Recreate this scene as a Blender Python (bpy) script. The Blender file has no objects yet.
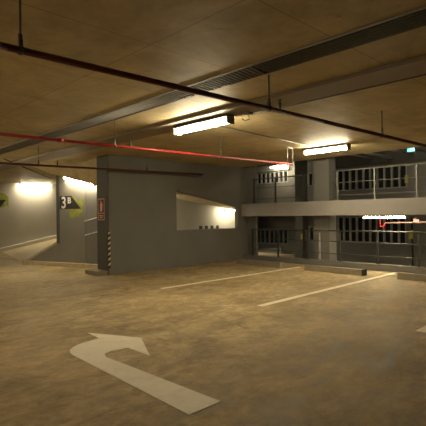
import bpy, bmesh, math, random
from mathutils import Vector, Matrix
random.seed(7)
sc = bpy.context.scene
COL = sc.collection
PI = math.pi

# ------------------------------------------------------------------ render look
vs = sc.view_settings
vs.view_transform = 'Standard'; vs.look = 'None'; vs.gamma = 1.0; vs.use_curve_mapping = False
vs.exposure = 0.1

# ------------------------------------------------------------------ materials
def new_mat(name):
    m = bpy.data.materials.new(name); m.use_nodes = True
    nt = m.node_tree
    return m, nt, nt.nodes['Principled BSDF']

def paint(name, col, rough=0.6, var=0.12, scale=6.0, metal=0.0, bump=0.0, dirt=None):
    """plain paint / metal with a little procedural mottling"""
    m, nt, b = new_mat(name)
    tc = nt.nodes.new('ShaderNodeTexCoord')
    n = nt.nodes.new('ShaderNodeTexNoise'); n.inputs['Scale'].default_value = scale; n.inputs['Detail'].default_value = 6
    r = nt.nodes.new('ShaderNodeValToRGB')
    c0 = [c * (1 - var) for c in col]; c1 = [min(1, c * (1 + var)) for c in col]
    r.color_ramp.elements[0].position = 0.3; r.color_ramp.elements[1].position = 0.7
    r.color_ramp.elements[0].color = (*c0, 1); r.color_ramp.elements[1].color = (*c1, 1)
    nt.links.new(tc.outputs['Object'], n.inputs['Vector'])
    nt.links.new(n.outputs['Fac'], r.inputs['Fac'])
    out = r.outputs['Color']
    if dirt:
        n2 = nt.nodes.new('ShaderNodeTexNoise'); n2.inputs['Scale'].default_value = dirt[0]; n2.inputs['Detail'].default_value = 9
        n2.inputs['Roughness'].default_value = 0.65
        r2 = nt.nodes.new('ShaderNodeValToRGB')
        r2.color_ramp.elements[0].position = dirt[1]; r2.color_ramp.elements[1].position = dirt[2]
        mx = nt.nodes.new('ShaderNodeMix'); mx.data_type = 'RGBA'
        nt.links.new(tc.outputs['Object'], n2.inputs['Vector'])
        nt.links.new(n2.outputs['Fac'], r2.inputs['Fac'])
        nt.links.new(r2.outputs['Color'], mx.inputs['Factor'])
        nt.links.new(out, mx.inputs['A']); mx.inputs['B'].default_value = (*dirt[3], 1)
        out = mx.outputs['Result']
    nt.links.new(out, b.inputs['Base Color'])
    b.inputs['Roughness'].default_value = rough; b.inputs['Metallic'].default_value = metal
    if bump:
        bp = nt.nodes.new('ShaderNodeBump'); bp.inputs['Strength'].default_value = bump; bp.inputs['Distance'].default_value = 0.01
        nt.links.new(n.outputs['Fac'], bp.inputs['Height']); nt.links.new(bp.outputs['Normal'], b.inputs['Normal'])
    return m

def emis(name, col, s):
    m, nt, b = new_mat(name)
    b.inputs['Base Color'].default_value = (*[min(1, c) for c in col], 1)
    b.inputs['Emission Color'].default_value = (*col, 1); b.inputs['Emission Strength'].default_value = s
    return m

def ramp(nt, src, p0, c0, p1, c1):
    r = nt.nodes.new('ShaderNodeValToRGB')
    r.color_ramp.elements[0].position = p0; r.color_ramp.elements[1].position = p1
    r.color_ramp.elements[0].color = (*c0, 1) if len(c0) == 3 else c0
    r.color_ramp.elements[1].color = (*c1, 1) if len(c1) == 3 else c1
    nt.links.new(src, r.inputs['Fac'])
    return r.outputs['Color']

def noise(nt, vec, scale, detail=8, rough=0.6, dist=0.0):
    n = nt.nodes.new('ShaderNodeTexNoise'); n.inputs['Scale'].default_value = scale
    n.inputs['Detail'].default_value = detail; n.inputs['Roughness'].default_value = rough
    n.inputs['Distortion'].default_value = dist
    nt.links.new(vec, n.inputs['Vector'])
    return n.outputs['Fac']

def mixc(nt, fac, a, b_, mode='MIX'):
    mx = nt.nodes.new('ShaderNodeMix'); mx.data_type = 'RGBA'; mx.blend_type = mode
    for sock, v in (('Factor', fac), ('A', a), ('B', b_)):
        if hasattr(v, 'is_linked'): nt.links.new(v, mx.inputs[sock])
        elif isinstance(v, (int, float)): mx.inputs[sock].default_value = v
        else: mx.inputs[sock].default_value = (*v, 1)
    return mx.outputs['Result']

def floor_material():
    m, nt, b = new_mat('stained_concrete_floor')
    tc = nt.nodes.new('ShaderNodeTexCoord'); v = tc.outputs['Object']
    mp = nt.nodes.new('ShaderNodeMapping'); mp.inputs['Scale'].default_value = (0.6, 1.4, 1); mp.inputs['Rotation'].default_value = (0, 0, 0.3)
    nt.links.new(v, mp.inputs['Vector'])
    big = noise(nt, v, 0.7, 10, 0.66, 0.7)
    mid = noise(nt, mp.outputs['Vector'], 2.4, 14, 0.78, 0.9)
    small = noise(nt, v, 7.0, 12, 0.8, 0.6)
    c = ramp(nt, big, 0.36, (0.22, 0.16, 0.078), 0.62, (0.60, 0.47, 0.275))
    c2 = ramp(nt, mid, 0.38, (0.17, 0.122, 0.058), 0.60, (0.68, 0.53, 0.31))
    col = mixc(nt, 0.55, c, c2)
    f = ramp(nt, small, 0.36, (0.66, 0.64, 0.60), 0.62, (1.18, 1.18, 1.16))
    col = mixc(nt, 0.85, col, f, 'MULTIPLY')
    # oily dark patches
    stain = noise(nt, v, 1.7, 14, 0.74, 1.6)
    sm = ramp(nt, stain, 0.56, (0, 0, 0), 0.66, (0.6, 0.6, 0.6))
    col = mixc(nt, sm, col, (0.15, 0.108, 0.056))
    # pale scuffed patches
    scuff = noise(nt, mp.outputs['Vector'], 1.1, 14, 0.8, 1.1)
    sc2 = ramp(nt, scuff, 0.57, (0, 0, 0), 0.64, (0.45, 0.45, 0.45))
    col = mixc(nt, sc2, col, (0.70, 0.56, 0.36))
    nt.links.new(col, b.inputs['Base Color'])
    rg = ramp(nt, mid, 0.38, (0.50, 0.50, 0.50), 0.6, (0.85, 0.85, 0.85))
    nt.links.new(rg, b.inputs['Roughness'])
    b.inputs['Specular IOR Level'].default_value = 0.25
    bp = nt.nodes.new('ShaderNodeBump'); bp.inputs['Strength'].default_value = 0.25; bp.inputs['Distance'].default_value = 0.02
    nt.links.new(small, bp.inputs['Height']); nt.links.new(bp.outputs['Normal'], b.inputs['Normal'])
    return m

def ceiling_material():
    m, nt, b = new_mat('board_marked_concrete_ceiling')
    tc = nt.nodes.new('ShaderNodeTexCoord'); v = tc.outputs['Object']
    big = noise(nt, v, 0.9, 10, 0.7, 0.6)
    fine = noise(nt, v, 7.0, 9, 0.7)
    c = ramp(nt, big, 0.34, (0.33, 0.265, 0.135), 0.66, (0.60, 0.48, 0.265))
    f = ramp(nt, fine, 0.3, (0.85, 0.85, 0.85), 0.7, (1.1, 1.1, 1.1))
    c = mixc(nt, 0.8, c, f, 'MULTIPLY')
    # formwork joints
    br = nt.nodes.new('ShaderNodeTexBrick')
    br.inputs['Scale'].default_value = 1.0; br.inputs['Mortar Size'].default_value = 0.009
    br.inputs['Mortar Smooth'].default_value = 0.5
    br.inputs['Brick Width'].default_value = 2.44; br.inputs['Row Height'].default_value = 1.22
    br.offset = 0.0
    br.inputs['Color1'].default_value = (1, 1, 1, 1); br.inputs['Color2'].default_value = (0.93, 0.93, 0.93, 1)
    br.inputs['Mortar'].default_value = (0.55, 0.52, 0.46, 1)
    mp = nt.nodes.new('ShaderNodeMapping'); mp.inputs['Location'].default_value = (0.0, 0.35, 0)
    nt.links.new(v, mp.inputs['Vector']); nt.links.new(mp.outputs['Vector'], br.inputs['Vector'])
    c = mixc(nt, 0.85, c, br.outputs['Color'], 'MULTIPLY')
    spots = noise(nt, v, 3.3, 6, 0.75, 0.8)
    sp = ramp(nt, spots, 0.60, (0, 0, 0), 0.72, (0.55, 0.55, 0.55))
    c = mixc(nt, sp, c, (0.12, 0.09, 0.055))
    nt.links.new(c, b.inputs['Base Color'])
    b.inputs['Roughness'].default_value = 0.62
    bp = nt.nodes.new('ShaderNodeBump'); bp.inputs['Strength'].default_value = 0.1; bp.inputs['Distance'].default_value = 0.01
    nt.links.new(fine, bp.inputs['Height']); nt.links.new(bp.outputs['Normal'], b.inputs['Normal'])
    return m

M = {}
M['floor'] = floor_material()
M['ceil'] = ceiling_material()
M['wall'] = paint('grey_wall_paint', (0.18, 0.175, 0.16), 0.62, 0.07, 1.3, dirt=(5.0, 0.62, 0.8, (0.15, 0.145, 0.13)))
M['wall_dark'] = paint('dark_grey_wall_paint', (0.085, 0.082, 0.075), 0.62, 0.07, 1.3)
M['wall_sign'] = paint('mid_grey_wall_paint', (0.22, 0.213, 0.195), 0.62, 0.06, 2.0)
M['wall_pale'] = paint('pale_grey_wall_paint', (0.42, 0.41, 0.38), 0.6, 0.05, 2.0)
M['fascia'] = paint('light_grey_fascia_paint', (0.31, 0.29, 0.275), 0.65, 0.08, 1.5)
M['grey_floor'] = paint('grey_floor_paint', (0.125, 0.12, 0.105), 0.9, 0.08, 2.0)
M['grey_floor'].node_tree.nodes['Principled BSDF'].inputs['Specular IOR Level'].default_value = 0.1
M['beam'] = paint('beam_paint', (0.25, 0.2, 0.15), 0.65, 0.08, 1.6)
M['concrete'] = paint('bare_concrete', (0.52, 0.44, 0.30), 0.75, 0.18, 8.0, bump=0.2)
M['stop'] = paint('grey_wheel_stop_concrete', (0.27, 0.23, 0.16), 0.75, 0.15, 8.0, bump=0.2)
M['ramp'] = paint('ramp_concrete', (0.58, 0.48, 0.31), 0.6, 0.15, 3.0)
M['mark'] = paint('worn_white_floor_paint', (0.90, 0.82, 0.66), 0.6, 0.06, 5.0, dirt=(6.0, 0.5, 0.8, (0.70, 0.58, 0.42)))
M['line'] = paint('cream_floor_paint', (0.92, 0.82, 0.62), 0.6, 0.1, 6.0, dirt=(9.0, 0.55, 0.8, (0.66, 0.54, 0.38)))
M['red'] = paint('red_pipe_paint', (0.36, 0.024, 0.02), 0.5, 0.12, 9.0)
M['steel'] = paint('galvanised_steel', (0.42, 0.41, 0.39), 0.45, 0.1, 12.0, metal=0.6)
M['grille'] = paint('dull_grille_steel', (0.27, 0.255, 0.235), 0.6, 0.1, 12.0)
M['dark_steel'] = paint('dull_dark_steel', (0.09, 0.085, 0.075), 0.55, 0.15, 12.0, metal=0.3)
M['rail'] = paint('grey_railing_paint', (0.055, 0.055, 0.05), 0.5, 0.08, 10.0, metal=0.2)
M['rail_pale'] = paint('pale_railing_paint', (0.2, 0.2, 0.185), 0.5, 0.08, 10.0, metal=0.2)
M['louvre'] = paint('louvre_steel', (0.34, 0.34, 0.33), 0.5, 0.1, 10.0)
M['white'] = paint('white_enamel', (0.75, 0.74, 0.7), 0.4, 0.04, 8.0)
M['lamp_body'] = paint('grey_lamp_body', (0.22, 0.18, 0.12), 0.5, 0.05, 8.0)
M['red_shaded'] = paint('shaded_red_pipe_paint', (0.095, 0.017, 0.013), 0.55, 0.15, 9.0)  # darker copy of the pipe red, shade on the unlit run put into the colour
M['pipe_pale'] = paint('faded_pinkish_pipe_paint', (0.34, 0.2, 0.16), 0.5, 0.1, 9.0)
M['pipe_grey'] = paint('pale_grey_pipe_paint', (0.45, 0.48, 0.5), 0.5, 0.1, 9.0)
M['black'] = paint('black_rubber', (0.02, 0.02, 0.02), 0.6, 0.2, 12.0)
M['sign_dark'] = paint('charcoal_sign_paint', (0.03, 0.024, 0.024), 0.5, 0.1, 8.0)
M['sign_white'] = paint('white_sign_paint', (0.8, 0.79, 0.75), 0.5, 0.04, 8.0)
M['sign_green'] = paint('lime_green_sign_paint', (0.27, 0.30, 0.06), 0.55, 0.25, 7.0)
M['sign_red'] = paint('red_sign_enamel', (0.15, 0.02, 0.016), 0.45, 0.08, 8.0)
M['sign_pink'] = paint('faded_white_sign_print', (0.7, 0.5, 0.42), 0.5, 0.05, 8.0)
M['yellow'] = paint('yellow_warning_paint', (0.55, 0.5, 0.05), 0.5, 0.08, 8.0)
M['stripe_pale'] = paint('cream_warning_paint', (0.72, 0.62, 0.36), 0.5, 0.1, 8.0)
M['tube'] = emis('warm_fluorescent_tube', (1.0, 0.86, 0.57), 140.0)
M['exit'] = emis('exit_sign_face', (0.10, 0.62, 0.55), 1.6)
M['exit_white'] = emis('exit_sign_symbol', (0.75, 1.0, 0.95), 1.6)
M['night'] = paint('night_screen', (0.012, 0.012, 0.012), 0.9, 0.1, 2.0)

# ------------------------------------------------------------------ mesh helpers
class MB:
    def __init__(s): s.bm = bmesh.new(); s.smooth = set()
    def box(s, x0, x1, y0, y1, z0, z1):
        v = [s.bm.verts.new((x, y, z)) for z in (z0, z1) for y in (y0, y1) for x in (x0, x1)]
        for f in ((0, 2, 3, 1), (4, 5, 7, 6), (0, 1, 5, 4), (2, 6, 7, 3), (0, 4, 6, 2), (1, 3, 7, 5)):
            s.bm.faces.new([v[i] for i in f])
        return s
    def hexa(s, p):      # eight corners: bottom four ccw, then top four
        v = [s.bm.verts.new(q) for q in p]
        for f in ((0, 3, 2, 1), (4, 5, 6, 7), (0, 1, 5, 4), (1, 2, 6, 5), (2, 3, 7, 6), (3, 0, 4, 7)):
            s.bm.faces.new([v[i] for i in f])
        return s
    def cyl(s, a, b, r, n=10, r2=None):
        a, b = Vector(a), Vector(b); d = (b - a).normalized(); r2 = r if r2 is None else r2
        u = d.orthogonal().normalized(); w = d.cross(u)
        ra = [s.bm.verts.new(a + (u * math.cos(2 * PI * i / n) + w * math.sin(2 * PI * i / n)) * r) for i in range(n)]
        rb = [s.bm.verts.new(b + (u * math.cos(2 * PI * i / n) + w * math.sin(2 * PI * i / n)) * r2) for i in range(n)]
        for i in range(n):
            f = s.bm.faces.new((ra[i], ra[(i + 1) % n], rb[(i + 1) % n], rb[i])); f.smooth = True
        s.bm.faces.new(ra[::-1]); s.bm.faces.new(rb)
        return s
    def path(s, pts, r, n=8):
        for a, b in zip(pts, pts[1:]): s.cyl(a, b, r, n)
        return s
    def prism(s, pts, d):      # polygon (3-D points) extruded by vector d
        d = Vector(d)
        a = [s.bm.verts.new(p) for p in pts]; b = [s.bm.verts.new(Vector(p) + d) for p in pts]
        n = len(pts)
        s.bm.faces.new(a[::-1]); s.bm.faces.new(b)
        for i in range(n): s.bm.faces.new((a[i], a[(i + 1) % n], b[(i + 1) % n], b[i]))
        return s
    def build(s, name, mat, parent=None, bevel=0.0, off=None):
        bm = s.bm
        if bevel:
            bmesh.ops.bevel(bm, geom=[e for e in bm.edges if len(e.link_faces) == 2 and e.calc_face_angle(0) > 0.6],
                            offset=bevel, segments=2, affect='EDGES', profile=0.6)
        bmesh.ops.recalc_face_normals(bm, faces=bm.faces[:])
        if off is not None: bmesh.ops.translate(bm, verts=bm.verts[:], vec=-Vector(off))
        me = bpy.data.meshes.new(name); bm.to_mesh(me); bm.free()
        me.materials.append(mat)
        o = bpy.data.objects.new(name, me); COL.objects.link(o)
        if parent: o.parent = parent
        if off is not None and parent is None: o.location = off
        return o

def tag(o, label, cat, group=None):
    o['label'] = label; o['category'] = cat
    if group: o['group'] = group
    return o
def thing(name, label, cat, loc=(0, 0, 0), rot=(0, 0, 0), group=None):
    o = bpy.data.objects.new(name, None); COL.objects.link(o)
    o.location = loc; o.rotation_euler = rot; o.empty_display_size = 0.1
    return tag(o, label, cat, group)
def struct(name, mb, mat, parent=None, bevel=0.0):
    o = mb.build(name, mat, parent, bevel)
    if parent is None: o['kind'] = 'structure'
    return o
def dup(root, loc, rot=None, label=None, group=None):
    r = root.copy(); COL.objects.link(r); r.location = loc
    if rot is not None: r.rotation_euler = rot
    if label: r['label'] = label
    if group: r['group'] = group
    for ch in list(root.children):
        c = ch.copy(); COL.objects.link(c); c.parent = r
        for g in list(ch.children):
            d = g.copy(); COL.objects.link(d); d.parent = c
    return r
def text_mesh(name, body, size, mat, parent, loc, rot, extrude=0.002, offset=0.0, sx=1.0):
    cu = bpy.data.curves.new(name, 'FONT'); cu.body = body; cu.size = size; cu.extrude = extrude; cu.offset = offset
    cu.resolution_u = 4
    t = bpy.data.objects.new(name + '_curve', cu); COL.objects.link(t)
    bpy.context.view_layer.update()
    me = bpy.data.meshes.new_from_object(t.evaluated_get(bpy.context.evaluated_depsgraph_get()))
    bpy.data.objects.remove(t)
    me.name = name; me.materials.clear(); me.materials.append(mat)
    o = bpy.data.objects.new(name, me); COL.objects.link(o); o.parent = parent
    o.location = loc; o.rotation_euler = rot; o.scale = (sx, 1, 1)
    return o

# ------------------------------------------------------------------ camera
cam = bpy.data.cameras.new('camera'); cam.sensor_width = 36; cam.lens = 445 / 426 * 36
cam.clip_end = 200
co = bpy.data.objects.new('camera', cam); COL.objects.link(co)
R = ((0.7178164992554864, 0.0033401046426512716, -0.6962243295788896),
     (-0.6961385527182549, -0.012970031809068618, -0.7177902853161257),
     (-0.011427546365320042, 0.9999103069655036, -0.00698492721655516))
co.matrix_world = Matrix.Translation((0, 0, 1.45)) @ Matrix(R).to_4x4()
sc.camera = co

# ------------------------------------------------------------------ world: night outside
w = bpy.data.worlds.new('night'); sc.world = w; w.use_nodes = True
w.node_tree.nodes['Background'].inputs['Color'].default_value = (0.02, 0.025, 0.035, 1)
w.node_tree.nodes['Background'].inputs['Strength'].default_value = 0.12

ZC = 3.03                         # soffit of this level
XE = 10.85                        # where our level stops
YR, YL = -5.0, 20.5               # right / left ends
# ------------------------------------------------------------------ floor and ceiling
struct('floor', MB().box(-7, 11.0, YR, YL, -0.35, 0.0), M['floor'])
c = MB()
c.box(-7, 3.52, YR, YL, ZC, ZC + 0.3)
c.box(3.90, XE, YR, YL, ZC, ZC + 0.3)
c.box(3.50, 3.92, YR, YL, ZC + 0.16, ZC + 0.3)
struct('ceiling', c, M['ceil'])
struct('trim_1', MB().box(4.60, 5.08, YR, YL, ZC - 0.045, ZC + 0.02), M['beam'])       # shallow band beam
struct('wall_rear', MB().box(-7.2, -7, YR, YL, 0, ZC), M['wall'])
struct('wall_right', MB().box(-7, 17, YR - 0.2, YR, -1.62, 4.85), M['wall'])

# ------------------------------------------------------------------ the pillar block and the ramp wall
struct('wall_block', MB().box(5.92, 8.12, 9.87, 10.42, 0, ZC), M['wall'])
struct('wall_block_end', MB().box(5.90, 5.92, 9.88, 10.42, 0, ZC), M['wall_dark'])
struct('wall_low', MB().box(8.12, 10.76, 9.91, 10.06, 0, 1.05), M['wall'])
# upper ramp parapet: dark triangle between ceiling and the sloping soffit
struct('wall_upper', MB().prism([(8.12, 9.91, ZC), (10.76, 9.91, ZC), (10.76, 9.91, 1.725), (8.12, 9.91, 2.21)], (0, 0.15, 0)), M['wall'])
struct('wall_end', MB().box(10.76, 11.26, 9.91, 10.06, -0.35, ZC), M['wall'])
struct('trim_2', MB().hexa([(8.12, 9.93, 2.21), (10.68, 9.93, 1.74), (13.9, 12.9, 1.70), (10.65, 12.9, 2.10),
                            (8.12, 9.93, 2.36), (10.68, 9.93, 1.89), (13.9, 12.9, 1.85), (10.65, 12.9, 2.25)]), M['concrete'])   # ramp slab
struct('wall_back', MB().box(8.1, 14.05, 13.0, 13.15, -0.3, 3.3), M['wall_pale'])
struct('floor_ramp_lane', MB().box(8.1, 14.05, 10.06, 13.0, -0.4, -0.05), M['ramp'])
struct('wall_lane_end', MB().box(7.95, 8.12, 10.42, 13.15, 0, ZC), M['wall'])
struct('column_1', MB().box(11.2, 11.30, 9.53, 9.98, -1.62, 4.85), M['wall'])

# ------------------------------------------------------------------ left: ramp up, island, sign wall
struct('wall_left', MB().box(-7, 17.2, YL, YL + 0.2, -0.1, ZC + 1.2), M['wall_pale'])
def ramp_z(x, y): return 0.195 * (x - (5.55 + (y - 14.1) * 0.215))
rp = MB()
pts = [(5.55, 14.1), (6.93, YL), (14.5, YL), (14.5, 14.1)]
poly = [(5.52, 14.40), (6.93, YL), (14.5, YL), (14.5, 13.2), (7.9, 13.2), (7.9, 12.0), (6.44, 12.0), (5.72, 14.26)]
va = [rp.bm.verts.new((x, y, -0.2)) for x, y in poly]; vb = [rp.bm.verts.new((x, y, ramp_z(x, y))) for x, y in poly]
rp.bm.faces.new(va[::-1]); rp.bm.faces.new(vb)
for i in range(len(poly)): rp.bm.faces.new((va[i], va[(i + 1) % len(poly)], vb[(i + 1) % len(poly)], vb[i]))
struct('floor_ramp', rp, M['ramp'])
kb = MB()
kb.hexa([(6.2, YL - 0.22, -0.1), (14.5, YL - 0.22, ramp_z(14.5, YL) - 0.05), (14.5, YL, ramp_z(14.5, YL) - 0.05), (6.2, YL, -0.1),
         (6.2, YL - 0.22, 0.03), (14.5, YL - 0.22, ramp_z(14.5, YL) + 0.12), (14.5, YL, ramp_z(14.5, YL) + 0.12), (6.2, YL, 0.03)])
struct('baseboard_left', kb, M['white'])
# ramp side wall: stands on the front kerb, its left end slopes down as a low wing
struct('trim_3', MB().hexa([(5.44, 14.3, 0), (6.5, 10.95, 0), (6.63, 10.95, 0), (5.57, 14.3, 0),
                            (5.44, 14.3, 0.115), (6.5, 10.95, 0.115), (6.63, 10.95, 0.115), (5.57, 14.3, 0.115)]), M['concrete'], bevel=0.008)
WA = (5.60, 14.25); WR = math.radians(-72.666); WD = (0.29795, -0.95458); WN = (0.95458, 0.29795)
def on_wall(sx, out, z): return (WA[0] + WD[0] * sx - WN[0] * out, WA[1] + WD[1] * sx - WN[1] * out, z)
def wall_prism(pts, y0, y1):       # (along the wall, height) outline, y0..y1 measured outwards
    a = [Vector(on_wall(p[0], y0, p[1])) for p in pts]
    return MB().prism(a, Vector(on_wall(0, y1, 0)) - Vector(on_wall(0, y0, 0)))
struct('wall_wing', wall_prism([(0.0, 0.0), (0.0, 0.085), (1.32, 0.675), (1.45, 0.675), (1.45, 0.0)], 0, -0.12), M['wall_sign'])
struct('trim_4', wall_prism([(-0.06, 0.06), (1.32, 0.66), (1.32, 0.73), (-0.06, 0.13)], 0.02, -0.2), M['concrete'])
struct('wall_sign', wall_prism([(1.45, 0.0), (1.45, ZC), (2.49, ZC), (2.49, 0.0)], 0, -0.15), M['wall_sign'])
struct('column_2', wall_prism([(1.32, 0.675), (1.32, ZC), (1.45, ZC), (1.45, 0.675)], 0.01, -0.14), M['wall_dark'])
struct('wall_sign_side', wall_prism([(2.49, 0.0), (2.49, ZC), (4.0, ZC), (4.0, 0.0)], -0.015, -0.17), M['wall'])
_s = [(1.26, 1.1, ZC + 0.01), (4.0, 0.9, ZC + 0.01), (4.0, -0.02, ZC + 0.01), (1.26, -0.02, ZC + 0.01)]
_b = [(1.26, 0.16, 2.785), (4.0, 0.16, 2.13), (4.0, -0.02, 2.13), (1.26, -0.02, 2.785)]
struct('trim_5', MB().hexa([on_wall(*p) for p in _b] + [on_wall(*p) for p in _s]), M['ceil'])

# ------------------------------------------------------------------ right: curb, half decks, far wall
struct('trim_6', MB().box(11.0, 11.24, YR, 9.9, -0.35, 0.155), M['wall'], bevel=0.008)      # edge curb
struct('floor_upper_deck', MB().box(10.9, 17.0, YR, 9.9, 1.43, 1.84), M['fascia'])
struct('floor_upper_corner', MB().box(14.2, 17.0, 9.9, 15.0, 1.43, 1.84), M['fascia'])
struct('floor_lower_deck', MB().box(11.24, 17.0, YR, 15.0, -1.82, -1.62), M['ramp'])
struct('wall_retaining', MB().box(11.05, 11.24, YR, 15.0, -1.62, -0.35), M['wall'])
struct('ceiling_upper', MB().box(XE - 0.2, 17.2, YR, 15.2, 4.85, 5.1), M['ceil'])
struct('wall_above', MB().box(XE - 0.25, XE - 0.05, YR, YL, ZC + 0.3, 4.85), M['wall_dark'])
struct('wall_corner', MB().box(14.2, 17.2, 15.0, 15.2, -1.62, 4.85), M['wall'])
struct('column_3', MB().box(11.32, 11.70, 6.87, 7.38, -1.62, 4.85), M['wall'])
struct('column_4', MB().box(14.0, 14.35, 9.62, 9.95, -1.62, 4.85), M['wall_dark'])

def holed_wall(name, x0, x1, y0, y1, z0, z1, holes, mat):
    ys = sorted({y0, y1, *[h[0] for h in holes], *[h[1] for h in holes]})
    zs = sorted({z0, z1, *[h[2] for h in holes], *[h[3] for h in holes]})
    m = MB()
    for i in range(len(ys) - 1):
        for j in range(len(zs) - 1):
            cy, cz = (ys[i] + ys[i + 1]) / 2, (zs[j] + zs[j + 1]) / 2
            if not any(h[0] < cy < h[1] and h[2] < cz < h[3] for h in holes):
                m.box(x0, x1, ys[i], ys[i + 1], zs[j], zs[j + 1])
    bmesh.ops.remove_doubles(m.bm, verts=m.bm.verts[:], dist=1e-5)
    return struct(name, m, mat)
holes = [(7.02, 9.92, 0.30, 1.36), (12.5, 14.47, 0.08, 0.80), (11.08, 11.60, 0.30, 0.93),
         (6.96, 9.92, 2.45, 3.36), (12.46, 14.36, 3.0, 3.55), (11.10, 11.60, 2.74, 3.34),
         (2.0, 5.2, 0.30, 1.36), (2.0, 5.2, 2.45, 3.36)]
holed_wall('wall_far', 17.0, 17.2, YR, 15.0, -1.62, 4.85, holes, M['wall'])
for i, h in enumerate(holes):
    fr = MB()
    t = 0.04
    fr.box(16.98, 17.08, h[0], h[0] + t, h[2], h[3]).box(16.98, 17.08, h[1] - t, h[1], h[2], h[3])
    fr.box(16.98, 17.08, h[0] + t, h[1] - t, h[2], h[2] + t).box(16.98, 17.08, h[0] + t, h[1] - t, h[3] - t, h[3])
    o = struct('window_%d' % (i + 1), fr, M['louvre'])
    n = max(2, round((h[1] - h[0]) / 0.29)); bars = MB()
    for k in range(1, n):
        y = h[0] + (h[1] - h[0]) * k / n
        bars.box(16.99, 17.09, y - 0.032, y + 0.032, h[2] + t, h[3] - t)
    bars.build('louvre_bars', M['louvre'], o)
    MB().box(17.12, 17.14, h[0] + 0.001, h[1] - 0.001, h[2] + 0.001, h[3] - 0.001).build('night_glass', M['night'], o)
struct('trim_9', MB().box(16.93, 17.0, YR, 11.0, 3.42, 4.85), M['wall_dark'])  # dark panel, the unlit look of the upper wall put into its colour
# low pale ramp upstand beyond the lower railing
struct('trim_7', MB().prism([(16.3, 14.5, -0.55), (16.3, 12.4, -0.55), (16.3, 12.4, -0.02), (16.3, 14.5, -0.20)], (0.2, 0, 0)), M['wall_pale'])
# bulkhead over the far left openings
struct('trim_8', MB().box(16.85, 17.0, 12.3, 15.0, 3.58, 3.85), M['wall_pale'])

# ------------------------------------------------------------------ floor markings
def flat(name, pts, mat, label, cat, group=None, z=0.003):
    cx = sum(p[0] for p in pts) / len(pts); cy = sum(p[1] for p in pts) / len(pts)
    o = MB().prism([(x, y, 0.0005) for x, y in pts], (0, 0, z)).build(name, mat, None, off=(cx, cy, 0))
    return tag(o, label, cat, group)
arrow = [(2.46, 2.47), (2.13, 2.47), (2.20, 4.40)]
for k in range(1, 8):                                     # outer bend
    a_ = PI / 2 * k / 8
    arrow.append((2.20 + 0.36 * (1 - math.cos(a_)), 4.40 + 0.36 * math.sin(a_)))
arrow += [(2.73, 4.80), (2.76, 5.13), (3.09, 4.45), (2.75, 3.80), (2.75, 4.21), (2.55, 4.24), (2.45, 4.20), (2.41, 4.10), (2.42, 3.84)]
flat('painted_arrow', arrow, M['mark'], 'large worn white arrow painted on the floor, bending to the right', 'arrow')
flat('parking_line', [(5.5, 7.13), (10.4, 7.19), (10.4, 7.30), (5.5, 7.24)], M['line'],
     'thin cream bay line on the floor nearer the dark grey pillar block', 'parking line', 'painted bay lines')
flat('parking_line', [(5.5, 4.56), (10.9, 4.70), (10.9, 4.82), (5.5, 4.68)], M['line'],
     'long cream bay line ending between two concrete wheel stops under the lower lamp', 'parking line', 'painted bay lines')
flat('parking_line', [(5.62, 2.11), (10.9, 2.20), (10.9, 2.31), (5.62, 2.23)], M['line'],
     'cream bay line of which only the tip shows at the right edge', 'parking line', 'painted bay lines')

# ------------------------------------------------------------------ wheel stops
def wheel_stop(loc, L, label, rot=0, capped=False, h=0.14, wd=0.16):
    t = thing('wheel_stop', label, 'wheel stop', loc, (0, 0, rot), 'concrete wheel stops')
    m = MB(); y = L / 2
    prof = [(-wd / 2, 0), (wd / 2, 0), (wd / 2 - 0.015, h), (-wd / 2 + 0.015, h)]
    m.prism([(px, -y, pz) for px, pz in prof], (0, L, 0))
    m.build('body', M['stop'], t, bevel=0.01)
    for s in (-0.6, 0.6):
        MB().cyl((0, s * y, h - 0.002), (0, s * y, h + 0.006), 0.014, 8).build('anchor_bolt', M['dark_steel'], t)
    if capped:
        o = MB().box(-wd / 2 - 0.004, wd / 2 + 0.004, -y - 0.015, -y + 0.03, 0, h + 0.008).build('end_cap', M['black'], t, bevel=0.006)
        o['label'] = 'black rubber end cap'
    return t
wheel_stop((9.93, 8.36, 0), 1.65, 'concrete wheel stop nearest the low grey wall in the corner')
wheel_stop((9.93, 5.92, 0), 1.65, 'concrete wheel stop with a black end cap, between the two long bay lines', capped=True)
wheel_stop((9.93, 3.46, 0), 1.65, 'concrete wheel stop cut off by the right edge, past the black capped one')
t = thing('concrete_block', 'low rough concrete block at the foot of the striped pillar corner', 'block', (5.76, 10.18, 0))
MB().box(-0.15, 0.13, -0.28, 0.36, 0, 0.105).build('body', M['stop'], t, bevel=0.012)

# ------------------------------------------------------------------ striped corner guard on the pillar block
t = thing('corner_guard', 'black and cream striped corner guard on the pillar block', 'corner guard', (5.90, 9.87, 0.17))
MB().box(-0.012, 0.05, -0.012, -0.001, 0, 0.93).box(-0.012, -0.001, -0.001, 0.02, 0, 0.93).build('rubber_angle', M['black'], t)
st = MB()
for k in range(7):
    z = 0.03 + k * 0.132
    st.prism([(-0.0125, -0.0135, z + 0.02), (0.049, -0.0135, z + 0.06), (0.049, -0.0135, z + 0.118 if k < 6 else 0.925), (-0.0125, -0.0135, z + 0.078)], (0, 0.0012, 0))
st.build('warning_stripes', M['stripe_pale'], t)

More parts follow.
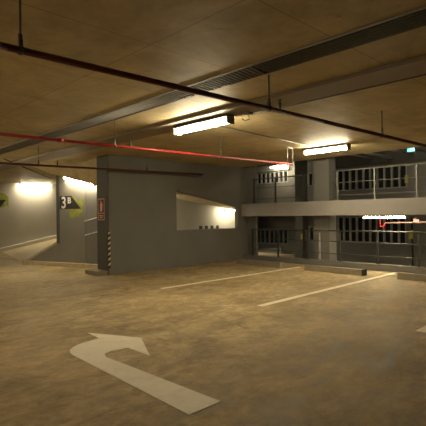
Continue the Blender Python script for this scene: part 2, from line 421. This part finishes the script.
# ------------------------------------------------------------------ signs
t = thing('fire_extinguisher_sign', 'narrow red fire extinguisher sign on the side of the pillar block', 'sign', (5.90, 10.2, 1.38))
MB().box(-0.006, -0.0005, -0.165, 0.165, 0, 0.55).build('panel', M['sign_red'], t)
fr = MB()
for y0, y1, z0, z1 in ((-0.16, 0.16, 0.0, 0.018), (-0.16, 0.16, 0.532, 0.55), (-0.16, -0.14, 0.018, 0.532), (0.14, 0.16, 0.018, 0.532), (-0.14, 0.14, 0.165, 0.185)):
    fr.box(-0.008, -0.0062, y0, y1, z0, z1)
fr.build('border', M['sign_pink'], t)
sy = MB()
sy.prism([(-0.0085, y, z) for y, z in ((-0.045, 0.22), (0.045, 0.22), (0.05, 0.25), (0.05, 0.40), (0.02, 0.435), (0.02, 0.46), (-0.02, 0.46), (-0.02, 0.435), (-0.05, 0.40), (-0.05, 0.25))], (0.002, 0, 0))
sy.prism([(-0.0085, y, z) for y, z in ((-0.02, 0.465), (0.07, 0.49), (0.07, 0.50), (-0.02, 0.485))], (0.002, 0, 0))
sy.prism([(-0.0085, y, z) for y, z in ((-0.025, 0.455), (-0.085, 0.40), (-0.085, 0.30), (-0.072, 0.30), (-0.072, 0.395), (-0.02, 0.44))], (0.002, 0, 0))
sy.build('extinguisher_symbol', M['sign_pink'], t)
MB().box(-0.0085, -0.0062, -0.1, 0.1, 0.10, 0.125).box(-0.0085, -0.0062, -0.07, 0.07, 0.055, 0.08).build('lower_band', M['sign_pink'], t)

t = thing('level_sign', 'charcoal 3B level sign pointing right, on the grey wall under a lamp', 'sign', on_wall(1.455, 0, 1.71), (0, 0, WR))
t.scale = (1.0, 1.0, 0.8)
MB().prism([(0, -0.003, 0), (0, -0.003, 0.49), (0.49, -0.003, 0.49), (0.87, -0.003, 0)], (0, 0.0025, 0)).build('panel', M['sign_dark'], t)
gm = MB()
for pts in ([(0.62, 0.50), (0.62, 0.30), (0.88, 0.0), (0.92, 0.0), (0.92, 0.40), (0.97, 0.46), (0.97, 0.1), (0.93, -0.12), (0.80, -0.08), (0.80, -0.34), (0.44, -0.34), (0.42, -0.03), (0.9, -0.03), (0.55, 0.43)],):
    pass
gm.prism([(x, -0.0015, z) for x, z in ((0.50, 0.49), (0.66, 0.44), (0.72, 0.30), (0.82, 0.26), (0.84, 0.40), (0.92, 0.42), (0.94, 0.10), (0.96, -0.05), (0.80, -0.02), (0.6, 0.2))], (0, 0.001, 0))
gm.prism([(x, -0.0015, z) for x, z in ((0.40, -0.005), (0.92, -0.005), (0.94, -0.14), (0.84, -0.16), (0.80, -0.30), (0.66, -0.28), (0.62, -0.36), (0.40, -0.33))], (0, 0.001, 0))
gm.build('green_backing', M['sign_green'], t)
text_mesh('digit', '3', 0.60, M['sign_white'], t, (0.06, -0.0035, 0.04), (PI / 2, 0, 0), 0.001, 0.012, 0.74)
text_mesh('letter', 'B', 0.31, M['sign_white'], t, (0.325, -0.0035, 0.215), (PI / 2, 0, 0), 0.001, 0.008, 0.85)

t = thing('direction_sign', 'charcoal and green sign on the far left wall, cut off by the photo edge', 'sign', (5.9, YL, 1.93))
MB().prism([(0, -0.003, 0), (0, -0.003, 0.34), (1.24, -0.003, 0.34), (0.96, -0.003, 0)], (0, 0.0025, 0)).build('panel', M['sign_dark'], t)
gm = MB()
gm.prism([(x, -0.0015, z) for x, z in ((0.3, 0.34), (0.5, 0.62), (0.9, 0.68), (1.2, 0.60), (1.34, 0.45), (1.34, -0.02), (1.28, 0.1), (0.97, -0.03), (1.0, 0.05))], (0, 0.001, 0))
gm.build('green_backing', M['sign_green'], t)

# exit sign hung from the edge of the upper deck ceiling
t = thing('exit_sign', 'small glowing teal exit sign hung high at the ceiling edge', 'exit sign', (11.15, 4.45, 2.97))
MB().box(-0.02, 0.02, -0.10, 0.10, 0, 0.16).build('housing', M['dark_steel'], t, bevel=0.004)
MB().box(-0.024, -0.0202, -0.09, 0.09, 0.012, 0.148).build('lit_face', M['exit'], t)
rm = MB()
rm.prism([(-0.026, y, z) for y, z in ((0.015, 0.03), (0.03, 0.03), (0.012, 0.07), (-0.002, 0.06))], (0.0018, 0, 0))
rm.prism([(-0.026, y, z) for y, z in ((0.012, 0.06), (-0.015, 0.06), (-0.012, 0.105), (0.015, 0.105))], (0.0018, 0, 0))
rm.prism([(-0.026, y, z) for y, z in ((-0.008, 0.06), (-0.035, 0.045), (-0.03, 0.035), (0.0, 0.05))], (0.0018, 0, 0))
rm.prism([(-0.026, 0.002 + 0.013 * math.cos(k * PI / 4), 0.122 + 0.013 * math.sin(k * PI / 4)) for k in range(8)], (0.0018, 0, 0))
rm.prism([(-0.026, y, z) for y, z in ((-0.05, 0.03), (-0.078, 0.03), (-0.078, 0.125), (-0.05, 0.125))], (0.0018, 0, 0))
rm.build('running_figure', M['exit_white'], t)
MB().cyl((0, -0.06, 0.16), (0, -0.06, 1.88), 0.006, 6).cyl((0, 0.06, 0.16), (0, 0.06, 1.88), 0.006, 6).build('hanger_rods', M['dark_steel'], t)

# ------------------------------------------------------------------ lamps (local +Y is the length; top at z = 0)
def make_lamp(label, loc, rot, group, L=1.27):
    t = thing('ceiling_lamp', label, 'lamp', loc, rot, group); y = L / 2
    MB().box(-0.03, 0.03, -y, y, -0.042, 0).build('housing', M['lamp_body'], t, bevel=0.006)
    MB().box(-0.10, 0.10, -y, y, -0.052, -0.042).build('reflector', M['white'], t, bevel=0.003)
    MB().cyl((0, -y + 0.021, -0.097), (0, y - 0.021, -0.095), 0.037, 12).build('tube', M['tube'], t)
    for s in (-1, 1):
        MB().box(-0.08, 0.08, min(s * y, s * (y - 0.02)), max(s * y, s * (y - 0.02)), -0.142, 0).build('end_holder', M['lamp_body'], t, bevel=0.004)
    return t
G = 'fluorescent ceiling lamps'
lamp = make_lamp('bright fluorescent lamp under the ceiling beam, closest to the ribbed grille', (4.87, 5.245, ZC - 0.045), (0, 0, 0), G)
dup(lamp, (9.03, 5.53, ZC), None, 'bright fluorescent lamp on the ceiling above the balcony edge, near the square column', G).scale = (1, 0.9, 1)
dup(lamp, (11.2, 5.18, 1.43), None, 'bright fluorescent lamp under the balcony slab, above the lower railing', G).scale = (0.75, 0.9, 0.66)
dup(lamp, (8.38, YL - 0.22, ZC + 0.03), (0, 0, PI / 2), 'fluorescent lamp high on the far left wall above the ramp', G).scale = (0.9, 1.12, 0.9)
_l = dup(lamp, on_wall(2.36, 0.085, 2.575), (-0.215, 0, WR - PI / 2), 'fluorescent lamp on the sloping soffit above the 3B sign', G); _l.scale = (0.7, 0.97, 0.7)
dup(lamp, (13.35, 12.55, 1.72), (0, 0.0, PI / 2), 'fluorescent lamp in the gap behind the low grey wall', G).scale = (0.55, 0.8, 0.55)
dup(lamp, (16.5, 12.62, 3.76), None, 'small distant lamp above the left openings of the upper deck', G).scale = (0.6, 0.75, 0.6)
dup(lamp, (8.75, 12.3, 2.1), (0, 0, 0), 'unseen fluorescent lamp added behind the pillar block to light the gap wall', G).scale = (0.55, 0.8, 0.55)  # added lamp, evens out the light on the back wall of the gap
# the same row continues behind the photographer
dup(lamp, (-3.3, 5.3, ZC), None, 'fluorescent lamp of the ceiling row behind the photographer', G)
dup(lamp, (1.6, 12.4, ZC), None, 'fluorescent lamp on the ceiling left of the photo', G)
dup(lamp, (14.0, 6.0, 4.85), None, 'unseen fluorescent lamp added on the upper deck ceiling to light the deck', G).scale = (0.6, 0.8, 0.6)  # added unseen lamp, brightens the upper deck walls
dup(lamp, (14.2, 0.8, 1.43), None, 'unseen fluorescent lamp added under the balcony slab to light the lower deck', G)  # added unseen lamp, brightens the lower deck walls

# ------------------------------------------------------------------ ribbed strip in the ceiling
t = thing('ceiling_grille', 'long dark ribbed grille strip recessed in the concrete ceiling', 'grille', (3.71, 7.0, ZC))
y0, y1 = YR - 7.0, YL - 7.0
MB().box(-0.20, -0.165, y0, y1, -0.012, 0.05).build('flange', M['grille'], t)
MB().box(0.165, 0.185, y0, y1, 0.0, 0.05).build('flange', M['dark_steel'], t)
sl = MB(); y = -3.9
while y < y1:
    sl.hexa([(-0.165, y, 0.0), (0.165, y + 0.05, 0.0), (0.165, y + 0.064, 0.0), (-0.165, y + 0.014, 0.0),
             (-0.165, y + 0.0, 0.05), (0.165, y + 0.05, 0.05), (0.165, y + 0.064, 0.05), (-0.165, y + 0.014, 0.05)]); y += 0.06
sl.build('slats', M['grille'], t)
lb = MB()
for k in range(7):
    x = -0.14 + k * 0.0467
    lb.box(x - 0.009, x + 0.009, y0, -3.92, 0.0, 0.045)
lb.build('long_ribs', M['dark_steel'], t)
MB().box(-0.165, 0.165, y0, y1, 0.10, 0.12).build('back_plate', M['black'], t)

# ------------------------------------------------------------------ sprinkler pipes
def sprinkler_pipe(label, pts, r, hangers, heads, rod_r=0.008, tee=(), mat=None):
    p0 = Vector(pts[0])
    t = thing('sprinkler_pipe', label, 'pipe', p0, (0, 0, 0), 'red sprinkler pipes')
    L = [Vector(p) - p0 for p in pts]
    m = MB(); m.path(L, r, 12); m.build('pipe_run', mat or M['red'], t)
    def at(x):
        for a, b in zip(pts, pts[1:]):
            if a[0] <= x <= b[0]:
                k = (x - a[0]) / (b[0] - a[0]); return Vector(a).lerp(Vector(b), k) - p0
        return L[-1].copy()
    top = ZC - p0.z
    for x in hangers:
        q = at(x)
        MB().cyl((q.x, q.y, q.z + r + 0.03), (q.x, q.y, top), rod_r, 8).build('hanger_rod', M['dark_steel'], t)
        cl = MB(); cl.cyl((q.x - 0.014, q.y, q.z), (q.x + 0.014, q.y, q.z), r + 0.008, 12)
        cl.box(q.x - 0.013, q.x + 0.013, q.y - 0.014, q.y + 0.014, q.z + r, q.z + r + 0.05)
        cl.cyl((q.x, q.y, q.z + r + 0.04), (q.x, q.y, q.z + r + 0.085), 0.016, 8)
        cl.build('pipe_clamp', M['dark_steel'], t)
    for x in heads:
        q = at(x)
        h = MB(); h.cyl((q.x, q.y, q.z + r - 0.01), (q.x, q.y, q.z + r + 0.075), 0.016, 8)
        h.cyl((q.x, q.y, q.z + r + 0.075), (q.x, q.y, q.z + r + 0.10), 0.009, 8)
        h.cyl((q.x, q.y, q.z + r + 0.10), (q.x, q.y, q.z + r + 0.107), 0.022, 10)
        h.build('sprinkler_head', M['dark_steel'], t)
    for x in tee:
        q = at(x)
        MB().cyl((q.x - 0.04, q.y, q.z), (q.x + 0.04, q.y, q.z), r + 0.010, 12).build('coupling', M['red'], t)
    return t
sprinkler_pipe('nearest dark red sprinkler pipe, crossing the whole ceiling', [(-2.0, 3.22, 2.63), (1.13, 3.20, 2.64), (5.0, 3.10, 2.65), (10.8, 2.95, 2.65)], 0.026,
               (-1.5, 1.22, 3.93, 6.58, 9.3), (4.12,), mat=M['red_shaded'])
sprinkler_pipe('bright red sprinkler pipe in front of the pillar block top, hooked at its end', [(-2.0, 6.3, 2.57), (2.05, 6.25, 2.58), (8.55, 6.18, 2.645)], 0.022,
               (-1.0, 1.3, 3.86, 6.25), (4.15,), 0.005, (2.95,))
sprinkler_pipe('thin far sprinkler pipe ending on the pillar block face', [(-2.0, 9.6, 2.55), (3.2, 9.58, 2.585), (8.9, 9.58, 2.68)], 0.024,
               (1.3, 4.02, 6.9), (4.45,), 0.005, mat=M['red_shaded'])
t = thing('pipe_bracket', 'pale U-shaped bracket holding the end of the bright red pipe', 'bracket', (8.55, 6.215, ZC))
MB().path([(-0.09, 0, -0.012), (-0.09, 0, -0.43), (0.12, 0, -0.43), (0.12, 0, -0.012)], 0.009, 8).build('strap', M['steel'], t)
MB().box(-0.13, 0.16, -0.03, 0.03, -0.012, 0).build('base_plate', M['steel'], t)

def conduit(name, pts, r, mat, label, cat='conduit', group=None, clips=()):
    p0 = Vector(pts[0])
    t = thing(name, label, cat, p0, (0, 0, 0), group)
    MB().path([Vector(p) - p0 for p in pts], r, 8).build('conduit_run', mat, t)
    for q in clips:
        q = Vector(q) - p0
        MB().box(q.x - 0.03, q.x + 0.03, q.y - 0.03, q.y + 0.03, q.z - r - 0.004, q.z + r + 0.004).build('clip', mat, t)
    return t
GC = 'thin ceiling conduits'
conduit('ceiling_conduit', [(5.125, YR, ZC - 0.014), (5.125, YL, ZC - 0.014)], 0.017, M['dark_steel'], 'upper of twin dark conduits, hugging the ceiling beam', group=GC)
conduit('ceiling_conduit', [(5.195, YR, ZC - 0.014), (5.195, 4.45, ZC - 0.014)], 0.017, M['dark_steel'], 'lower of twin dark conduits, furthest from the ceiling beam', group=GC)
conduit('ceiling_conduit', [(5.3, 5.45, ZC - 0.012), (8.72, 5.72, ZC - 0.012)], 0.011, M['dark_steel'], 'single thin dark conduit on the ceiling linking the two bright lamps', group=GC)
conduit('ceiling_conduit', [(4.2, 12.2, ZC - 0.012), (7.7, 17.2, ZC - 0.012)], 0.016, M['dark_steel'], 'thin dark conduit on the far left ceiling above the ramp mouth', group=GC)
t = thing('ceiling_bracket', 'small wire bracket with a junction box at the lamp end by the ribbed grille', 'bracket', (4.98, 4.36, ZC - 0.045))
MB().box(-0.05, 0.05, -0.05, 0.05, -0.035, 0).build('junction_box', M['steel'], t, bevel=0.004)
MB().path([(0, 0, -0.03), (0.02, -0.01, -0.10), (-0.02, 0.05, -0.12), (-0.04, 0.09, -0.08)], 0.006, 6).build('cable', M['dark_steel'], t)

# ------------------------------------------------------------------ railings
def railing(name, label, x, ys, zb, zrails, mat, y0, y1, fl=0.0):
    t = thing(name, label, 'railing', (x, ys[0], zb), (0, 0, 0), 'steel guard rails')
    zt = zrails[0] - zb
    for y in ys:
        p = MB().box(-0.022, 0.022, y - ys[0] - 0.02, y - ys[0] + 0.02, 0.008, zt - 0.012).build('post', mat, t, bevel=0.004)
        MB().box(-0.05, 0.05, y - ys[0] - 0.05, y - ys[0] + 0.05, 0, 0.008).build('foot_plate', mat, p)
    for k, z in enumerate(zrails):
        r = 0.018 if k == 0 else 0.010
        MB().cyl((0, y0 - ys[0], z - zb), (0, y1 - ys[0], z - zb), r, 10).build('top_rail' if k == 0 else 'mid_rail', mat, t)
    return t
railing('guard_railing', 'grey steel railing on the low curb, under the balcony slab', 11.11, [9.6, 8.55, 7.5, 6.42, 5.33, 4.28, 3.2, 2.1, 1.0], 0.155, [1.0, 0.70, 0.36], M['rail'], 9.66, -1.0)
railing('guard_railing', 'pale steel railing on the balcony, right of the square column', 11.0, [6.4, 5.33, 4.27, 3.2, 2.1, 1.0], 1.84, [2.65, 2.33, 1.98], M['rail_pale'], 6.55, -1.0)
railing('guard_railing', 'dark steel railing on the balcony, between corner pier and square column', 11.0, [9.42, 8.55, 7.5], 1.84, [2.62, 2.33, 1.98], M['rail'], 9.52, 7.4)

# ------------------------------------------------------------------ things on the half decks
t = thing('hanging_pipe', 'pinkish red pipe with a valve elbow under the balcony slab', 'pipe', (11.9, 5.62, 1.43), (0, 0, 0), 'red sprinkler pipes')
MB().path([(0, -0.12, -0.22), (0, -3.2, -0.15)], 0.018, 10).build('pipe_run', M['pipe_pale'], t)
MB().path([(0, 0, 0), (0, 0, -0.32), (0, -0.12, -0.32), (0, -0.12, -0.22)], 0.022, 10).build('elbow', M['red'], t)['label'] = 'red dropper elbow'
MB().box(-0.03, 0.03, -1.05, -0.9, -0.20, -0.12).build('valve_body', M['pipe_pale'], t, bevel=0.01)
MB().cyl((0, -0.975, -0.13), (0, -0.975, -0.08), 0.01, 8).cyl((0, -0.975, -0.082), (0, -0.975, -0.072), 0.04, 12).build('valve_wheel', M['red'], t)
GS = 'pipes under the upper deck ceiling'
for i, (y, z, r, lab) in enumerate(((5.9, 3.60, 0.05, 'rightmost grey pipe high over the balcony railing, in the dark below the ceiling edge'),
                                    (6.7, 3.66, 0.035, 'second grey pipe from the right, high over the balcony railing'),
                                    (7.5, 3.62, 0.05, 'third grey pipe from the right, high over the balcony railing'),
                                    (8.3, 3.68, 0.035, 'leftmost grey pipe high over the balcony railing, closest to the square column'))):
    t = thing('hanging_service_pipe', lab, 'pipe', (11.3, y, z), (0, 0, 0), GS)
    MB().cyl((0, 0, 0), (5.7, 0, 0), r, 10).build('pipe_run', M['pipe_grey'], t)
    for x in (1.0, 3.0, 5.0):
        MB().cyl((x, 0, r), (x, 0, 4.85 - z), 0.006, 6).build('hanger_rod', M['dark_steel'], t)
t = thing('warning_sign', 'yellow warning tag on the far wall above the balcony railing', 'sign', (17.0, 6.98, 2.62), (0, 0, 0), 'yellow warning tags')
MB().box(-0.012, -0.001, -0.06, 0.06, 0, 0.30).build('plate', M['yellow'], t)
t = thing('warning_sign', 'yellow warning tag on the far wall below the balcony, on a dark downpipe', 'sign', (16.92, 6.80, 0.52), (0, 0, 0), 'yellow warning tags')
MB().box(-0.012, -0.001, -0.07, 0.07, 0, 0.32).build('plate', M['yellow'], t)
t = thing('downpipe', 'thin dark downpipe on the far wall behind the lower railing', 'pipe', (16.95, 6.78, -1.62))
MB().cyl((0, 0, 0), (0, 0, 2.95), 0.03, 8).build('pipe_run', M['black'], t)
t = thing('corner_guard', 'pale tapered sliver standing in for light on the column edge behind the lower railing', 'corner guard', (11.29, 7.18, -1.62))  # light along the column edge, modelled as an added pale taper
MB().cyl((0, 0, 0), (0, 0, 2.55), 0.06, 10, 0.022).build('lit_edge', M['fascia'], t)
t = thing('warning_sign', 'yellow-green strip on the dark column beyond the lower railing', 'sign', (13.985, 9.66, 0.55))
MB().box(-0.01, -0.001, -0.03, 0.03, 0, 0.20).build('plate', M['yellow'], t)
GH = 'pale handrails by the ramp'
for z0, lab in ((1.345, 'upper pale handrail on the ramp wall beside the pillar block'), (0.94, 'lower pale handrail on the ramp wall beside the pillar block')):
    t = thing('ramp_handrail', lab, 'handrail', on_wall(2.51, 0.04, z0), (0, 0, WR), GH)
    MB().cyl((0, 0, 0), (1.3, 0, 0.26), 0.016, 10).build('rail', M['white'], t)
    for x in (0.15, 0.8):
        MB().path([(x, 0, 0.2 * x), (x, 0.05, 0.2 * x - 0.03)], 0.008, 6).build('wall_bracket', M['steel'], t)
# small dark slots in the back wall of the gap
GW = 'small dark slots in the back wall'
for k in range(4):
    y = 11.92 + k * 0.31
    o = MB().box(-0.085, 0.085, -0.004, -0.0005, 0, 0.13).build('wall_slot', M['black'], None); o.location = (y, 13.0, 0.94)
    tag(o, ('leftmost of four small black slots on the lit wall beyond the low wall', 'second from the left of four small black slots above the low wall', 'third from the left of four small black slots above the low wall', 'rightmost of four small black slots, closest to the lamp in the gap')[k], 'slot', GW)
